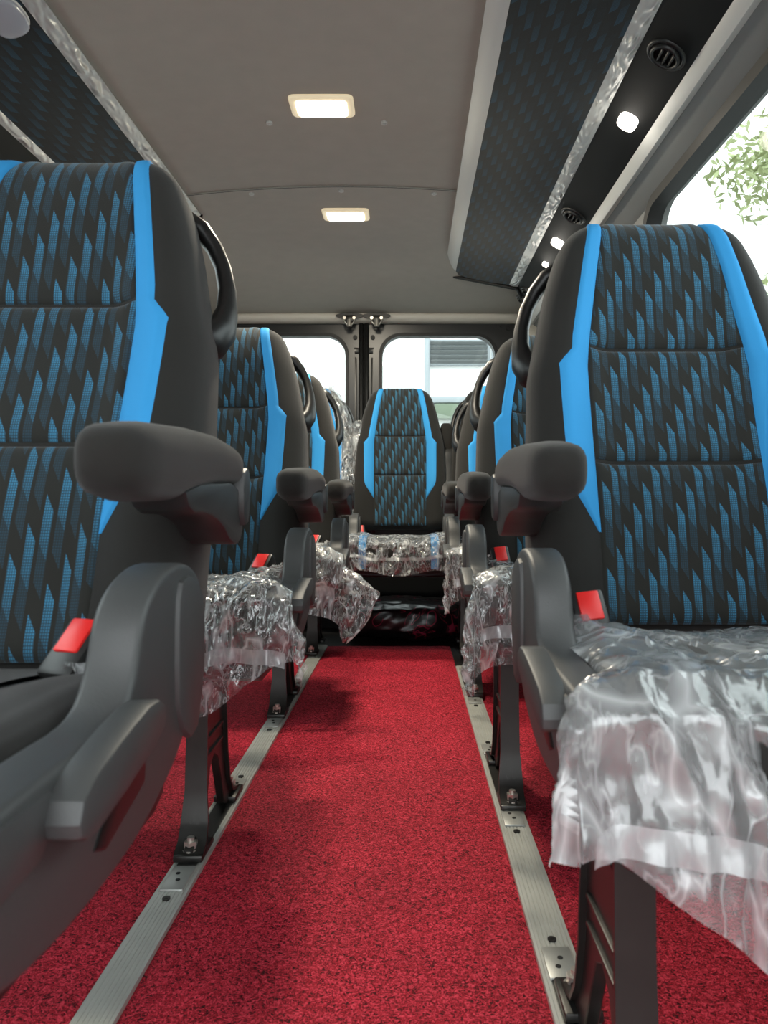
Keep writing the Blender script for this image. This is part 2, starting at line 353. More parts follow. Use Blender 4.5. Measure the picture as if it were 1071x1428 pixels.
def rear_door(name, sg, label):
    d = bpy.data.objects.new(name, None); COL.objects.link(d); tag(d, label, None, kind='structure')
    X = lambda a: CX + sg * a
    a0, a1 = .022, .545 - CX; a1 = DR - CX - .0   # from centre gap to the outer edge
    wa0, wa1, wz0, wz1 = .088, .672, .80, 1.462
    out = rrect(a0, a1, .02, ZT - .01, .012); inn = rrect(wa0, wa1, wz0, wz1, .105)
    link('door_panel', plate(out, inn, 0, .05, lambda a, b, q: (X(a), YR - .02 + q, b)), M_DOOR, d)
    # raised moulding, then rubber seal, then the glass
    link('window_moulding', plate(rrect(wa0 - .042, wa1 + .042, wz0 - .042, wz1 + .042, .14), rrect(wa0 - .012, wa1 + .012, wz0 - .012, wz1 + .012, .115), -.014, .005, lambda a, b, q: (X(a), YR - .02 + q, b)), M_DOOR, d)
    link('rubber_seal', plate(rrect(wa0 - .010, wa1 + .010, wz0 - .010, wz1 + .010, .113), rrect(wa0 + .006, wa1 - .006, wz0 + .006, wz1 - .006, .10), -.022, .04, lambda a, b, q: (X(a), YR - .02 + q, b)), M_RUB, d)
    r = rrect(wa0 + .002, wa1 - .002, wz0 + .002, wz1 - .002, .10); n = len(r)
    V = [(X(a), YR + .012, b) for a, b in r] + [(X(a), YR + .016, b) for a, b in r]
    link('pane', mesh(V, [tuple(range(n)), tuple(range(n, 2 * n))] + [(i, (i + 1) % n, n + (i + 1) % n, n + i) for i in range(n)], False), M_GLASS, d)
    link('edge_seal', mesh(*tube([(X(.014), YR - .03, .03), (X(.014), YR - .03, .8), (X(.014), YR - .03, ZT - .03)], .012, 10)), M_RUB, d)
    link('pressed_rib', box((X(.048), YR - .022, .9), (.022, .010, .9), .004), M_DOOR, d)
    bm = bmesh.new()
    bm_box(bm, (X(.055), YR - .024, 1.385), (.065, .012, .03), .006); link('stiffener', from_bm(bm), M_DOOR, d)
    for px_, pz in ((.045, 1.452), (.735, 1.50), (.70, 1.515)):
        bm = bmesh.new(); bm_cyl(bm, (X(px_), YR - .024, pz), .011, .014, 'Y', 16); link('plug', from_bm(bm), M_RUB, d)
    for px_ in (.20, .47):
        link('bump_stop', box((X(px_ * 1.1), YR - .04, ZT - .004), (.055, .03, .018), .006), M_RUB, d)
    # latch on the header: dark plate, striker hook and knob
    bm = bmesh.new(); V, F = grid(24, 1, lambda u, v: (X(.068) + .070 * math.cos(2 * PI * u), YR - .088 - .010 * v, 1.546 + .015 * math.sin(2 * PI * u)), True, True)
    lt = link('door_latch', mesh(V, F, False), M_BLACKP, d)
    bm = bmesh.new(); bm_box(bm, (X(.068), YR - .092, 1.530), (.05, .03, .035), .006); link('latch_body', from_bm(bm), M_STEEL, lt)
    link('hook', mesh(*tube([(X(.068) - .028, YR - .104, 1.548 - .005), (X(.068) - .024, YR - .112, 1.548 - .035), (X(.068) - .010, YR - .112, 1.548 - .052), (X(.068) + .010, YR - .112, 1.548 - .052), (X(.068) + .024, YR - .112, 1.548 - .035), (X(.068) + .028, YR - .104, 1.548 - .005)], .0045, 8)), M_CHROME, lt)
    bm = bmesh.new(); bm_cyl(bm, (X(.068), YR - .112, 1.548 - .042), .014, .035, 'Z', 16, .010); link('knob', from_bm(bm), M_CHROME, lt)
    for k in (-1, 1):
        bm = bmesh.new(); bm_cyl(bm, (X(.068) + k * .024, YR - .112, 1.548 - .018), .008, .02, 'Y', 12); link('bolt', from_bm(bm), M_CHROME, lt)
    return d
link('centre_weatherstrip', box((CX, YR + .03, .79), (.06, .03, 1.56), .004), M_RUB, bpy.data.objects['wall_rear']); link('door_sill', box((CX, YR + .0, .0), (RX - LX, .12, .07), .006), M_DOOR, bpy.data.objects['wall_rear'])
rear_door('door_1', -1, 'black painted rear door leaf behind the plastic wrapped seat')
rear_door('door_2', 1, 'black painted rear door leaf with a view of the white building')

# overhead ducts ------------------------------------------------------------
def strip(p0, p1, y0, y1e, th, nx=1, ny=40, bow=0.0, uvscale=True, nrm=None):
    """sloping slab between two (x, z) edge points running along y"""
    (xa, za), (xb, zb) = p0, p1; L = math.hypot(xb - xa, zb - za); nx_, nz_ = -(zb - za) / L, (xb - xa) / L
    if nz_ < 0: nx_, nz_ = -nx_, -nz_
    V = []; UV = []
    for s in (0, 1):
        for j in range(ny + 1):
            for i in range(nx + 1):
                u = i / nx; ye = lerp(y1e[0], y1e[1], u); y = lerp(y0, ye, j / ny)
                b = -bow * math.sin(PI * u) * (1 - .0 * s)
                V.append((lerp(xa, xb, u) + nx_ * (th * s + b), y, lerp(za, zb, u) + nz_ * (th * s + b))); UV.append((L * u, y))
    n = (nx + 1) * (ny + 1); F = []
    for j in range(ny):
        for i in range(nx):
            a = j * (nx + 1) + i; q = (a, a + 1, a + nx + 2, a + nx + 1); F += [q, tuple(k + n for k in q)[::-1]]
    for j in range(ny):
        a = j * (nx + 1); b = a + nx; F += [(a, a + nx + 1, a + nx + 1 + n, a + n), (b, b + n, b + nx + 1 + n, b + nx + 1)]
    for i in range(nx):
        a = i; b = ny * (nx + 1) + i; F += [(a, a + n, a + 1 + n, a + 1), (b, b + 1, b + 1 + n, b + n)]
    me = mesh(V, F, True, UV); me.set_sharp_from_angle(angle=math.radians(40)); return me
def emboss(name):                             # trim strip still under wrinkled protective film
    m = mat(name, srgb(196, 198, 196), .32, metal=.15); N, L = nodes_of(m); p = N['Principled BSDF']
    tc = N.new('ShaderNodeTexCoord'); mp = N.new('ShaderNodeMapping'); mp.inputs['Scale'].default_value = (1, .35, 1); L.new(tc.outputs['Object'], mp.inputs[0])
    n = N.new('ShaderNodeTexNoise'); n.noise_type = 'RIDGED_MULTIFRACTAL'; n.inputs['Scale'].default_value = 60; n.inputs['Detail'].default_value = 3; L.new(mp.outputs[0], n.inputs['Vector'])
    b = N.new('ShaderNodeBump'); b.inputs['Strength'].default_value = 1; b.inputs['Distance'].default_value = .016
    L.new(n.outputs['Fac'], b.inputs['Height']); L.new(b.outputs['Normal'], p.inputs['Normal']); return m
M_EMB = emboss('film_covered_trim')
def duct(label, P, ends, film_top):
    t = thing('overhead_air_duct', label, 'air duct', (0, 0, 0))
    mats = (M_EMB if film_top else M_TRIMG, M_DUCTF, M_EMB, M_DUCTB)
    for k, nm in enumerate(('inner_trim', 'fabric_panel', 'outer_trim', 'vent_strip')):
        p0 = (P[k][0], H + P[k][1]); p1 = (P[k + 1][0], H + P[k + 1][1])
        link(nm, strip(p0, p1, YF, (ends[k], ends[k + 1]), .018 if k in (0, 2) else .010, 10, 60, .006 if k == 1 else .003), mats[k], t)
    # closed end: black lip that follows the section, bowed toward the doors
    sec = []
    for k in range(4):
        for i in range(6):
            u = i / 6; sec.append((lerp(P[k][0], P[k + 1][0], u), H + lerp(P[k][1], P[k + 1][1], u), lerp(ends[k], ends[k + 1], u)))
    sec.append((P[4][0], H + P[4][1], ends[4])); n = len(sec)
    V = []; F = []
    for dz, dy in ((-.012, .0), (-.014, .014), (-.004, .022), (.06, .03), (.16, .03)):
        for x, z, y in sec: V.append((x, y + dy, min(z + dz, ceil_z(x, y) + .01)))
    for j in range(4):
        for i in range(n - 1): F.append((j * n + i, j * n + i + 1, (j + 1) * n + i + 1, (j + 1) * n + i))
    link('end_cap', mesh(V, F), M_DUCTB, t)
    link('end_lip', mesh(*tube([(x, y + .012, z - .006) for x, z, y in sec], .007, 8)), M_RUB, t)
    return t
PR = [(.158, 1.030), (.203, 1.005), (.431, .933), (.468, .925), (.566, .870)]
PL = [(-.746, 1.020), (-.778, 1.000), (-.966, .920), (-.984, .905), (-1.06, .80)]
ER = (3.45, 3.42, 3.33, 3.33, 3.62)
duct('long overhead air duct with round vents and lit reading lamps, above the single seats', PR, ER, False)
duct('overhead air duct edged in film-wrapped silver trim, above the bare grey seat', PL, (2.75,) * 5, True)
# grey window-top moulding that runs below the duct to the rear
def rail_profile(pts, y0, y1, m, name, par=None, ny=30):
    n = len(pts); V, F = [], []
    for j in range(ny + 1):
        for x, z in pts: V.append((x, lerp(y0, y1, j / ny), H + z))
    for j in range(ny):
        for i in range(n): F.append((j * n + i, j * n + (i + 1) % n, (j + 1) * n + (i + 1) % n, (j + 1) * n + i))
    F += [tuple(range(n)), tuple(range(ny * n, ny * n + n))]
    me = mesh(V, F); me.set_sharp_from_angle(angle=math.radians(35)); return link(name, me, m, par)
tr = bpy.data.objects.new('trim_1', None); COL.objects.link(tr); tag(tr, 'grey moulding over the side window beside the single seats', None, kind='structure')
rail_profile([(.563, .874), (.570, .858), (.583, .846), (.600, .850), (.64, .88), (.60, .90)], YF, 3.72, M_TRIMG, 'bead', tr)
rail_profile([(.594, .852), (.618, .836), (.640, .815), (.656, .806), (.656, .87), (.63, .88)], YF, 3.72, M_WALL, 'cover_strip', tr)
tr = bpy.data.objects.new('trim_2', None); COL.objects.link(tr); tag(tr, 'grey moulding over the side window behind the bare grey seat', None, kind='structure')
rail_profile([(-1.06, .80), (-1.09, .782), (-1.12, .772), (-1.12, .83), (-1.09, .84)], YF, 3.72, M_WALL, 'cover_strip', tr)

# frame on the vent strip: u along y, local plane spanned by strip direction
def strip_frame(P, k, f):
    a = Vector((P[k][0], 0, H + P[k][1])); b = Vector((P[k + 1][0], 0, H + P[k + 1][1]))
    d = (b - a).normalized(); n = Vector((d.z, 0, -d.x))
    if n.z > 0: n = -n
    return a.lerp(b, f), d, n
def vent(y, label):
    c, d, n = strip_frame(PR, 3, .5); t = thing('air_vent', label, 'air vent', (c.x, y, c.z), 'round vents on the duct')
    m = Matrix((( d.x, 0, n.x), (d.y, 1, n.y), (d.z, 0, n.z)))
    def ring(r0, r1, h0, h1, nm, mt):
        prof = [(r0, h0), (r0, h1), ((r0 + r1) / 2, h1 + .003), (r1, h1), (r1, h0)]
        V, F = grid(32, 4, lambda u, v: m @ Vector((prof[round(v * 4)][0] * math.cos(2 * PI * u), prof[round(v * 4)][0] * math.sin(2 * PI * u), prof[round(v * 4)][1])), True)
        return link(nm, mesh(V, F), mt, t)
    ring(.033, .042, -.004, .005, 'outer_ring', M_BLACKP); ring(.025, .032, -.006, .011, 'swivel_ring', M_BLACKP)
    V, F = grid(24, 1, lambda u, v: m @ Vector((.0255 * v * math.cos(2 * PI * u), .0255 * v * math.sin(2 * PI * u), .001)), True); link('throat', mesh(V, F), M_HOLE, t)
    for k in (-1, 0, 1):
        V = []; w = .023 if k == 0 else .019
        bm = bmesh.new(); bm_box(bm, (0, 0, 0), (.004, 2 * w, .012), .001)
        bmesh.ops.transform(bm, matrix=m.to_4x4() @ Matrix.Translation((k * .013, 0, .006)) @ Matrix.Rotation(.5, 4, 'Y'), verts=bm.verts)
        link('vane', from_bm(bm), M_BLACKP, t)
def reading_lamp(y, label, P=PR, k=3, f=.5, lit=True, size=(.024, .031)):
    c, d, n = strip_frame(P, k, f); t = thing('reading_lamp', label, 'lamp', (c.x, y, c.z), 'reading lamps on the duct' if lit else None)
    m = Matrix((( d.x, 0, n.x), (d.y, 1, n.y), (d.z, 0, n.z)))
    def dome(a, b, h, nm, mt, base=-.004, p=2.8):
        def fn(u, v):
            th = 2 * PI * u; cs, sn = math.cos(th), math.sin(th)
            r = (abs(cs) ** p + abs(sn) ** p) ** (-1 / p)
            k = [1, 1.0, .97, .85, .5, .02][round(v * 5)]; hh = [0, .55, .82, .95, 1, 1][round(v * 5)]
            return m @ Vector((a * r * cs * k, b * r * sn * k, base + (h - base) * hh))
        V, F = grid(32, 5, fn, True, True); return link(nm, mesh(V, F), mt, t)
    dome(size[0] + .003, size[1] + .003, .004, 'bezel', M_BLACKP if lit else M_TRIMG); dome(size[0], size[1], .014, 'lens', M_LAMPW if lit else M_LENS)
    if lit:
        ld = bpy.data.lights.new('reading_light', 'POINT'); ld.energy = .12; ld.color = (1, .93, .82); ld.shadow_soft_size = .03
        lo = bpy.data.objects.new('bulb_light', ld); COL.objects.link(lo); lo.parent = t; lo.location = m @ Vector((0, 0, .05))
vent(1.545, 'round black swivel vent beside the front lit reading lamp, above the side window')
vent(2.42, 'round black swivel vent just ahead of the second lit reading lamp')
vent(3.31, 'round black vent near the duct end, the first of a close pair'); vent(3.445, 'round black vent at the very end of the duct by the rear doors')
reading_lamp(1.813, 'lit white reading lamp between two round vents, above the side window')
reading_lamp(2.667, 'lit white reading lamp behind the second vent on the duct')
reading_lamp(2.904, 'third small lit reading lamp toward the duct end', size=(.012, .016))
reading_lamp(1.56, 'unlit pale rounded lamp set in the fabric of the film-trimmed duct', PL, 1, .22, False, (.036, .055))
def ceiling_lamp(y, label):
    x = -.235; z = ceil_z(x, y) - (.004 if y > 2.6 else 0)
    t = thing('ceiling_lamp', label, 'lamp', (x, y, z), 'ceiling lamps')
    def pad(a, b, h, nm, mt, z0):
        def fn(u, v):
            r = rrect(-a, a, -b, b, min(a, b) * .3, 5); p = r[int(u * len(r)) % len(r)]
            k = [1, 1, .97, .90][round(v * 3)]; hh = [0, .6, .9, 1][round(v * 3)]
            return (p[0] * k, p[1] * k, z0 - h * hh)
        V, F = grid(24, 3, fn, True, True); return link(nm, mesh(V, F), mt, t)
    pad(.086, .055, .012, 'lamp_rim', M_LAMPR, .002); pad(.068, .040, .006, 'lamp_lens', M_LAMPC, -.009)
    ld = bpy.data.lights.new('ceiling_light', 'AREA'); ld.shape = 'RECTANGLE'; ld.size = .13; ld.size_y = .08; ld.energy = 8.0; ld.color = (1, .9, .72)
    lo = bpy.data.objects.new('lamp_light', ld); COL.objects.link(lo); lo.parent = t; lo.location = (0, 0, -.022)
ceiling_lamp(2.07, 'lit rectangular ceiling lamp on the front headliner panel'); ceiling_lamp(2.845, 'lit rectangular ceiling lamp behind the headliner seam')

# floor covering and seat rails ---------------------------------------------
RL, RRt = (-.400, -.349), (.172, .226)
def carpet(x0, x1, y0, y1, label):
    nx, ny = max(4, int((x1 - x0) / .02)), int((y1 - y0) / .02)
    rn = lambda x, y: .0012 * noise.noise(Vector((x * 30, y * 30, 0)))
    V = []; F = []; n = nx + 1
    for j in range(ny + 1):
        for i in range(nx + 1):
            x, y = lerp(x0, x1, i / nx), lerp(y0, y1, j / ny)
            if i in (0, nx): x += .0022 * noise.noise(Vector((x * 9, y * 40, 3)))
            V.append((x, y, .0015 + rn(x, y) if 0 < i < nx and 0 < j < ny else -.003))
    for j in range(ny):
        for i in range(nx): a = j * n + i; F.append((a, a + 1, a + n + 1, a + n))
    b = len(V); V += [(x0, y0, -.012), (x1, y0, -.012), (x1, y1, -.012), (x0, y1, -.012)]; F.append((b, b + 3, b + 2, b + 1))
    o = link('carpet', mesh(V, F), M_CARPET); return tag(o, label, 'carpet')
carpet(RL[1] - .001, RRt[0] + .001, YF, 3.29, 'red loop-pile carpet runner along the aisle between the rails')
carpet(LX + .01, RL[0] + .001, YF, 3.29, 'red loop-pile carpet strip under the bare-cushion seat and those behind it')
carpet(RRt[1] - .001, RX - .01, YF, 3.29, 'red loop-pile carpet under the single seats by the side window')
def rail(x0, x1, y0, y1, label, feet):
    t = thing('seat_rail', label, 'rail', ((x0 + x1) / 2, y0, 0), 'seat rails')
    w = (x1 - x0); pts = [(-w / 2, -.012), (-w / 2, .005)]
    nr = 7
    for k in range(nr):
        a = -w / 2 + .004 + (w - .008) * k / nr; b = a + (w - .008) / nr
        pts += [(a, .005), (a + .001, .0062), (b - .0016, .0062), (b - .0006, .005)]
    pts += [(w / 2, .005), (w / 2, -.012)]
    n = len(pts); V = []; F = []; ny = 12; L = y1 - y0
    for j in range(ny + 1):
        for x, z in pts: V.append((x, L * j / ny, z))
    for j in range(ny):
        for i in range(n): F.append((j * n + i, j * n + (i + 1) % n, (j + 1) * n + (i + 1) % n, (j + 1) * n + i))
    F += [tuple(range(n)), tuple(range(ny * n, ny * n + n))]
    me = mesh(V, F, False); link('ribbed_strip', me, M_ALU, t)
    for (yf) in feet:                                       # end plates fore and aft of each seat foot, with holes and a screw
        for (a, b, s) in ((yf - .085, yf - .005, -1), (yf + .325, yf + .395, 1)):
            if a < y0: continue
            pl = link('end_plate', box((0, (a + b) / 2 - y0, .0075), (w * .72, b - a, .005), .0015), M_ALU2, t)
            for q in (.35, .62):
                bm = bmesh.new(); bm_cyl(bm, (.002 if q > .5 else -.004, lerp(a, b, q if s > 0 else 1 - q) - y0, .0102), .0038, .0012, seg=12); link('hole', from_bm(bm), M_HOLE, pl)
            bm = bmesh.new(); yy = (a - .022 if s < 0 else b + .022) - y0
            bm_cyl(bm, (0, yy, .007), .0062, .003, seg=16); bm_cyl(bm, (0, yy, .0086), .003, .001, seg=6)
            link('screw', from_bm(bm), M_STEEL, t)
        link('channel', box((0, yf + .16 - y0, .0068), (w * .62, .34, .003)), M_STEEL, t)
    return t
rail(*RL, YF, 3.28, 'ribbed aluminium seat rail on the bare-cushion seat side of the aisle', (.42, 1.292, 2.167))
rail(*RRt, YF, 2.86, 'ribbed aluminium seat rail under the single seats by the side window', (.658, 1.533, 2.408))

# ---------------------------------------------------------------- seats
BL = .65
T_W = [(0, .205), (.05, .213), (.2, .212), (.38, .203), (.52, .172), (.57, .157), (.60, .146), (.62, .135), (.637, .118), (.645, .106), (.65, .09)]
T_IN = [(0, .116), (.13, .118), (.39, .118), (.42, .115), (.55, .095), (.65, .076)]
T_OUT = [(.135, .119), (.19, .154), (.21, .161), (.385, .164), (.41, .143), (.43, .141), (.55, .119), (.65, .099)]
def back_pt(x, v, side=0):
    """front surface of the backrest (x across, v up); side=1 gives the rear surface. Returns (x, y, z), y negative = forward"""
    Wv = table(T_W, v); t = clamp(abs(x) / Wv, 0, 1)
    g = .010 * math.exp(-((v - .18) / .10) ** 2) + .014 * math.exp(-((v - .56) / .09) ** 2)
    bol = .034 * (1 - .55 * sstep(.38, .58, v))
    d = g + bol * sstep(.40, .78, t)
    if t > .76: d -= .055 * (1 - math.sqrt(max(0, 1 - ((t - .76) / .24) ** 2)))
    th = lerp(.115, .085, sstep(.1, .65, v))
    db = -th + (.04 * (1 - math.sqrt(max(0, 1 - ((t - .8) / .2) ** 2))) if t > .8 else 0)
    if v > BL - .055:
        k = math.sqrt(max(0, 1 - ((v - (BL - .055)) / .055) ** 2)); dm = -.035
        d = dm + (d - dm) * k; db = dm + (db - dm) * k
    if v < .03:
        k = .55 + .45 * math.sqrt(1 - ((.03 - v) / .03) ** 2); dm = -.05
        d = dm + (d - dm) * k; db = dm + (db - dm) * k
    return Vector((x, -(db if side else d), v))
def back_normal(x, v):
    e = .003; W_ = table(T_W, v) * .995
    a = back_pt(clamp(x + e, -W_, W_), v); b = back_pt(clamp(x - e, -W_, W_), v); c = back_pt(x, min(v + e, BL - 1e-4)); d = back_pt(x, v - e)
    n = (a - b).cross(c - d)
    return n.normalized() if n.length > 1e-9 else Vector((0, 0, 1))
def vrows(v0, v1, n, extra=()):
    r = [lerp(v0, v1, i / n) for i in range(n + 1)] + [e for e in extra if v0 < e < v1]
    return sorted(set(round(x, 5) for x in r))
def backrest_body():
    rows = vrows(0, .59, 30) + [.598, .606, .614, .622, .630, .637, .642, .646, .649, .65]
    V = []; F = []; nf = 40; nb = 20; n = nf + nb
    for v in rows:
        Wv = table(T_W, v)
        for i in range(nf):
            q = -1 + 2 * i / nf; x = Wv * math.copysign(1 - (1 - abs(q)) ** 1.35, q); V.append(back_pt(x, v))
        for i in range(nb):
            q = 1 - 2 * i / nb; x = Wv * math.copysign(1 - (1 - abs(q)) ** 1.35, q); V.append(back_pt(x, v, 1))
    for j in range(len(rows) - 1):
        for i in range(n): F.append((j * n + i, j * n + (i + 1) % n, (j + 1) * n + (i + 1) % n, (j + 1) * n + i))
    F += [tuple(range(n))[::-1], tuple(range((len(rows) - 1) * n, len(rows) * n))]
    return mesh(V, F)
def shell(rows, xl, xr, nx, puff, edge, low, u0=0, ends=True):
    V, F, UV = [], [], []; v0, v1 = rows[0], rows[-1]; n = nx + 1
    for v in rows:
        a, b = xl(v), xr(v)
        for i in range(nx + 1):
            q = .5 - .5 * math.cos(PI * i / nx) if nx > 6 else i / nx
            x = lerp(a, b, q); e = min(x - a, b - x)
            if ends: e = min(e, v - v0, (v1 - v) if v1 < .63 else 9)
            t = clamp(e / edge); o = low + (puff - low) * math.sqrt(1 - (1 - t) ** 2)
            V.append(back_pt(x, v) + back_normal(x, v) * o); UV.append((x + u0, v))
    for j in range(len(rows) - 1):
        for i in range(nx): k = j * n + i; F.append((k, k + 1, k + n + 1, k + n))
    return mesh(V, F, True, UV, fix=False)
IN = lambda v: table(T_IN, v)
OUT = lambda v: table(T_OUT, v)
def er(v0, v1, n):                            # rows crowded toward both ends
    return [lerp(v0, v1, .5 - .5 * math.cos(PI * i / n)) for i in range(n + 1)]
ME = {}
ME['back'] = backrest_body()
TOPV = .644
ME['p_up'] = shell(er(.4225, TOPV, 26), lambda v: -IN(v), IN, 24, .007, .022, -.002, 1)
ME['p_mid'] = shell(er(.243, .4195, 22), lambda v: -IN(v), IN, 24, .008, .022, -.002, 1)
ME['p_low'] = shell(er(.012, .239, 22), lambda v: -IN(v), IN, 24, .008, .022, -.002, 1)
srow = vrows(.136, TOPV, 60, (.19, .21, .385, .39, .395, .40, .405, .41, .43))
ME['s_r'] = shell(srow, lambda v: IN(v) - .001, lambda v: max(OUT(v), IN(v) + .0005), 6, .0035, .004, -.0005, 0, False)
ME['s_l'] = shell(srow, lambda v: -max(OUT(v), IN(v) + .0005), lambda v: -IN(v) + .001, 6, .0035, .004, -.0005, 0, False)
# cushion: rounded puffed block ------------------------------------------------
CW, CY0, CY1, CZ0, CZ1 = .208, -.53, -.05, .335, .465
def cush_top(x, y):
    t = abs(x) / CW; z = CZ1 - .030 * sstep(CY0 + .20, CY1, y)
    return z + .012 * sstep(.45, .8, t)
def superbox(u, v, a, b, p=5.0):
    th = 2 * PI * u; cs, sn = math.cos(th), math.sin(th); r = (abs(cs) ** p + abs(sn) ** p) ** (-1 / p); return a * r * cs, b * r * sn
def cushion():
    prof = [(0, .86), (0, .96), (.10, 1.0), (.5, 1.015), (.80, 1.0), (.93, .965), (.985, .90), (1.0, .80), (1.0, .6), (1.0, .35), (1, .02)]
    def fn(u, v):
        q = v * (len(prof) - 1); i = min(int(q), len(prof) - 2); h = lerp(prof[i][0], prof[i + 1][0], q - i); k = lerp(prof[i][1], prof[i + 1][1], q - i)
        x, y = superbox(u, 0, CW * k, (CY1 - CY0) / 2 * k); y += (CY0 + CY1) / 2
        return (x, y, lerp(CZ0, cush_top(x, y), h) + (.006 * (1 - k) if h == 1 else 0))
    V, F = grid(64, 30, fn, True, True); return mesh(V, F)
ME['cush'] = cushion()
def cush_strip(xa, xb, off):
    """runs from the back over the front edge and down the front face"""
    path = []
    n = 16
    for i in range(n + 1):
        y = lerp(CY1 - .02, CY0 + .05, i / n); path.append((y, None, 0))
    V, F, UV = [], [], []; nx = 6
    pts = []
    for i in range(n + 1): pts.append(('t', lerp(CY1 - .02, CY0 + .055, i / n)))
    for a in range(1, 7): pts.append(('c', a / 6 * PI / 2))
    for i in range(1, 6): pts.append(('f', i / 5))
    L = 0; prev = None
    for kind, q in pts:
        row = []
        for i in range(nx + 1):
            x = lerp(xa, xb, i / nx)
            if kind == 't': p = Vector((x, q, cush_top(x, q) + off))
            elif kind == 'c': p = Vector((x, CY0 + .055 - (.055 + off) * math.sin(q) , cush_top(x, CY0 + .055) - .045 + (.045 + off) * math.cos(q)))
            else: p = Vector((x, CY0 - off + .004 * q, lerp(cush_top(x, CY0 + .055) - .045, CZ0 + .02, q)))
            row.append(p)
        if prev is not None: L += (row[0] - prev).length
        prev = row[0]
        for i, p in enumerate(row): V.append(p); UV.append((p.x + 1, -L))
    for j in range(len(pts) - 1):
        for i in range(nx): k = j * (nx + 1) + i; F.append((k, k + 1, k + nx + 2, k + nx + 1))
    return mesh(V, F, True, UV)
ME['cp'] = cush_strip(-.122, .122, .007); ME['cs_r'] = cush_strip(.125, .155, .006); ME['cs_l'] = cush_strip(-.155, -.125, .006)

AX = .260                                     # seat centre to the aisle-side face of the armrest
def sxf(side): return lambda s: (s - AX) * side      # s measured from the aisle face outward; side=+1 aisle toward -x
def loft(sections, n=24, p=3.0):
    """sections: (y, xc, zc, half width, half height); closed ends"""
    V, F = [], []
    for (y, xc, zc, a, b) in sections:
        for k in range(n):
            th = 2 * PI * k / n; cs, sn = math.cos(th), math.sin(th); r = (abs(cs) ** p + abs(sn) ** p) ** (-1 / p)
            V.append((xc + a * r * cs, y, zc + b * r * sn))
    m_ = len(sections)
    for j in range(m_ - 1):
        for k in range(n): F.append((j * n + k, j * n + (k + 1) % n, (j + 1) * n + (k + 1) % n, (j + 1) * n + k))
    F += [tuple(range(n)), tuple(range((m_ - 1) * n, m_ * n))]
    return mesh(V, F)
COVER = [(-.520, .41), (-.495, .380), (-.43, .368), (-.335, .368), (-.272, .382), (-.214, .408), (-.176, .455), (-.156, .515), (-.170, .552), (-.215, .568), (-.268, .562), (-.305, .538), (-.320, .492), (-.345, .468), (-.42, .470), (-.512, .468), (-.524, .448)]
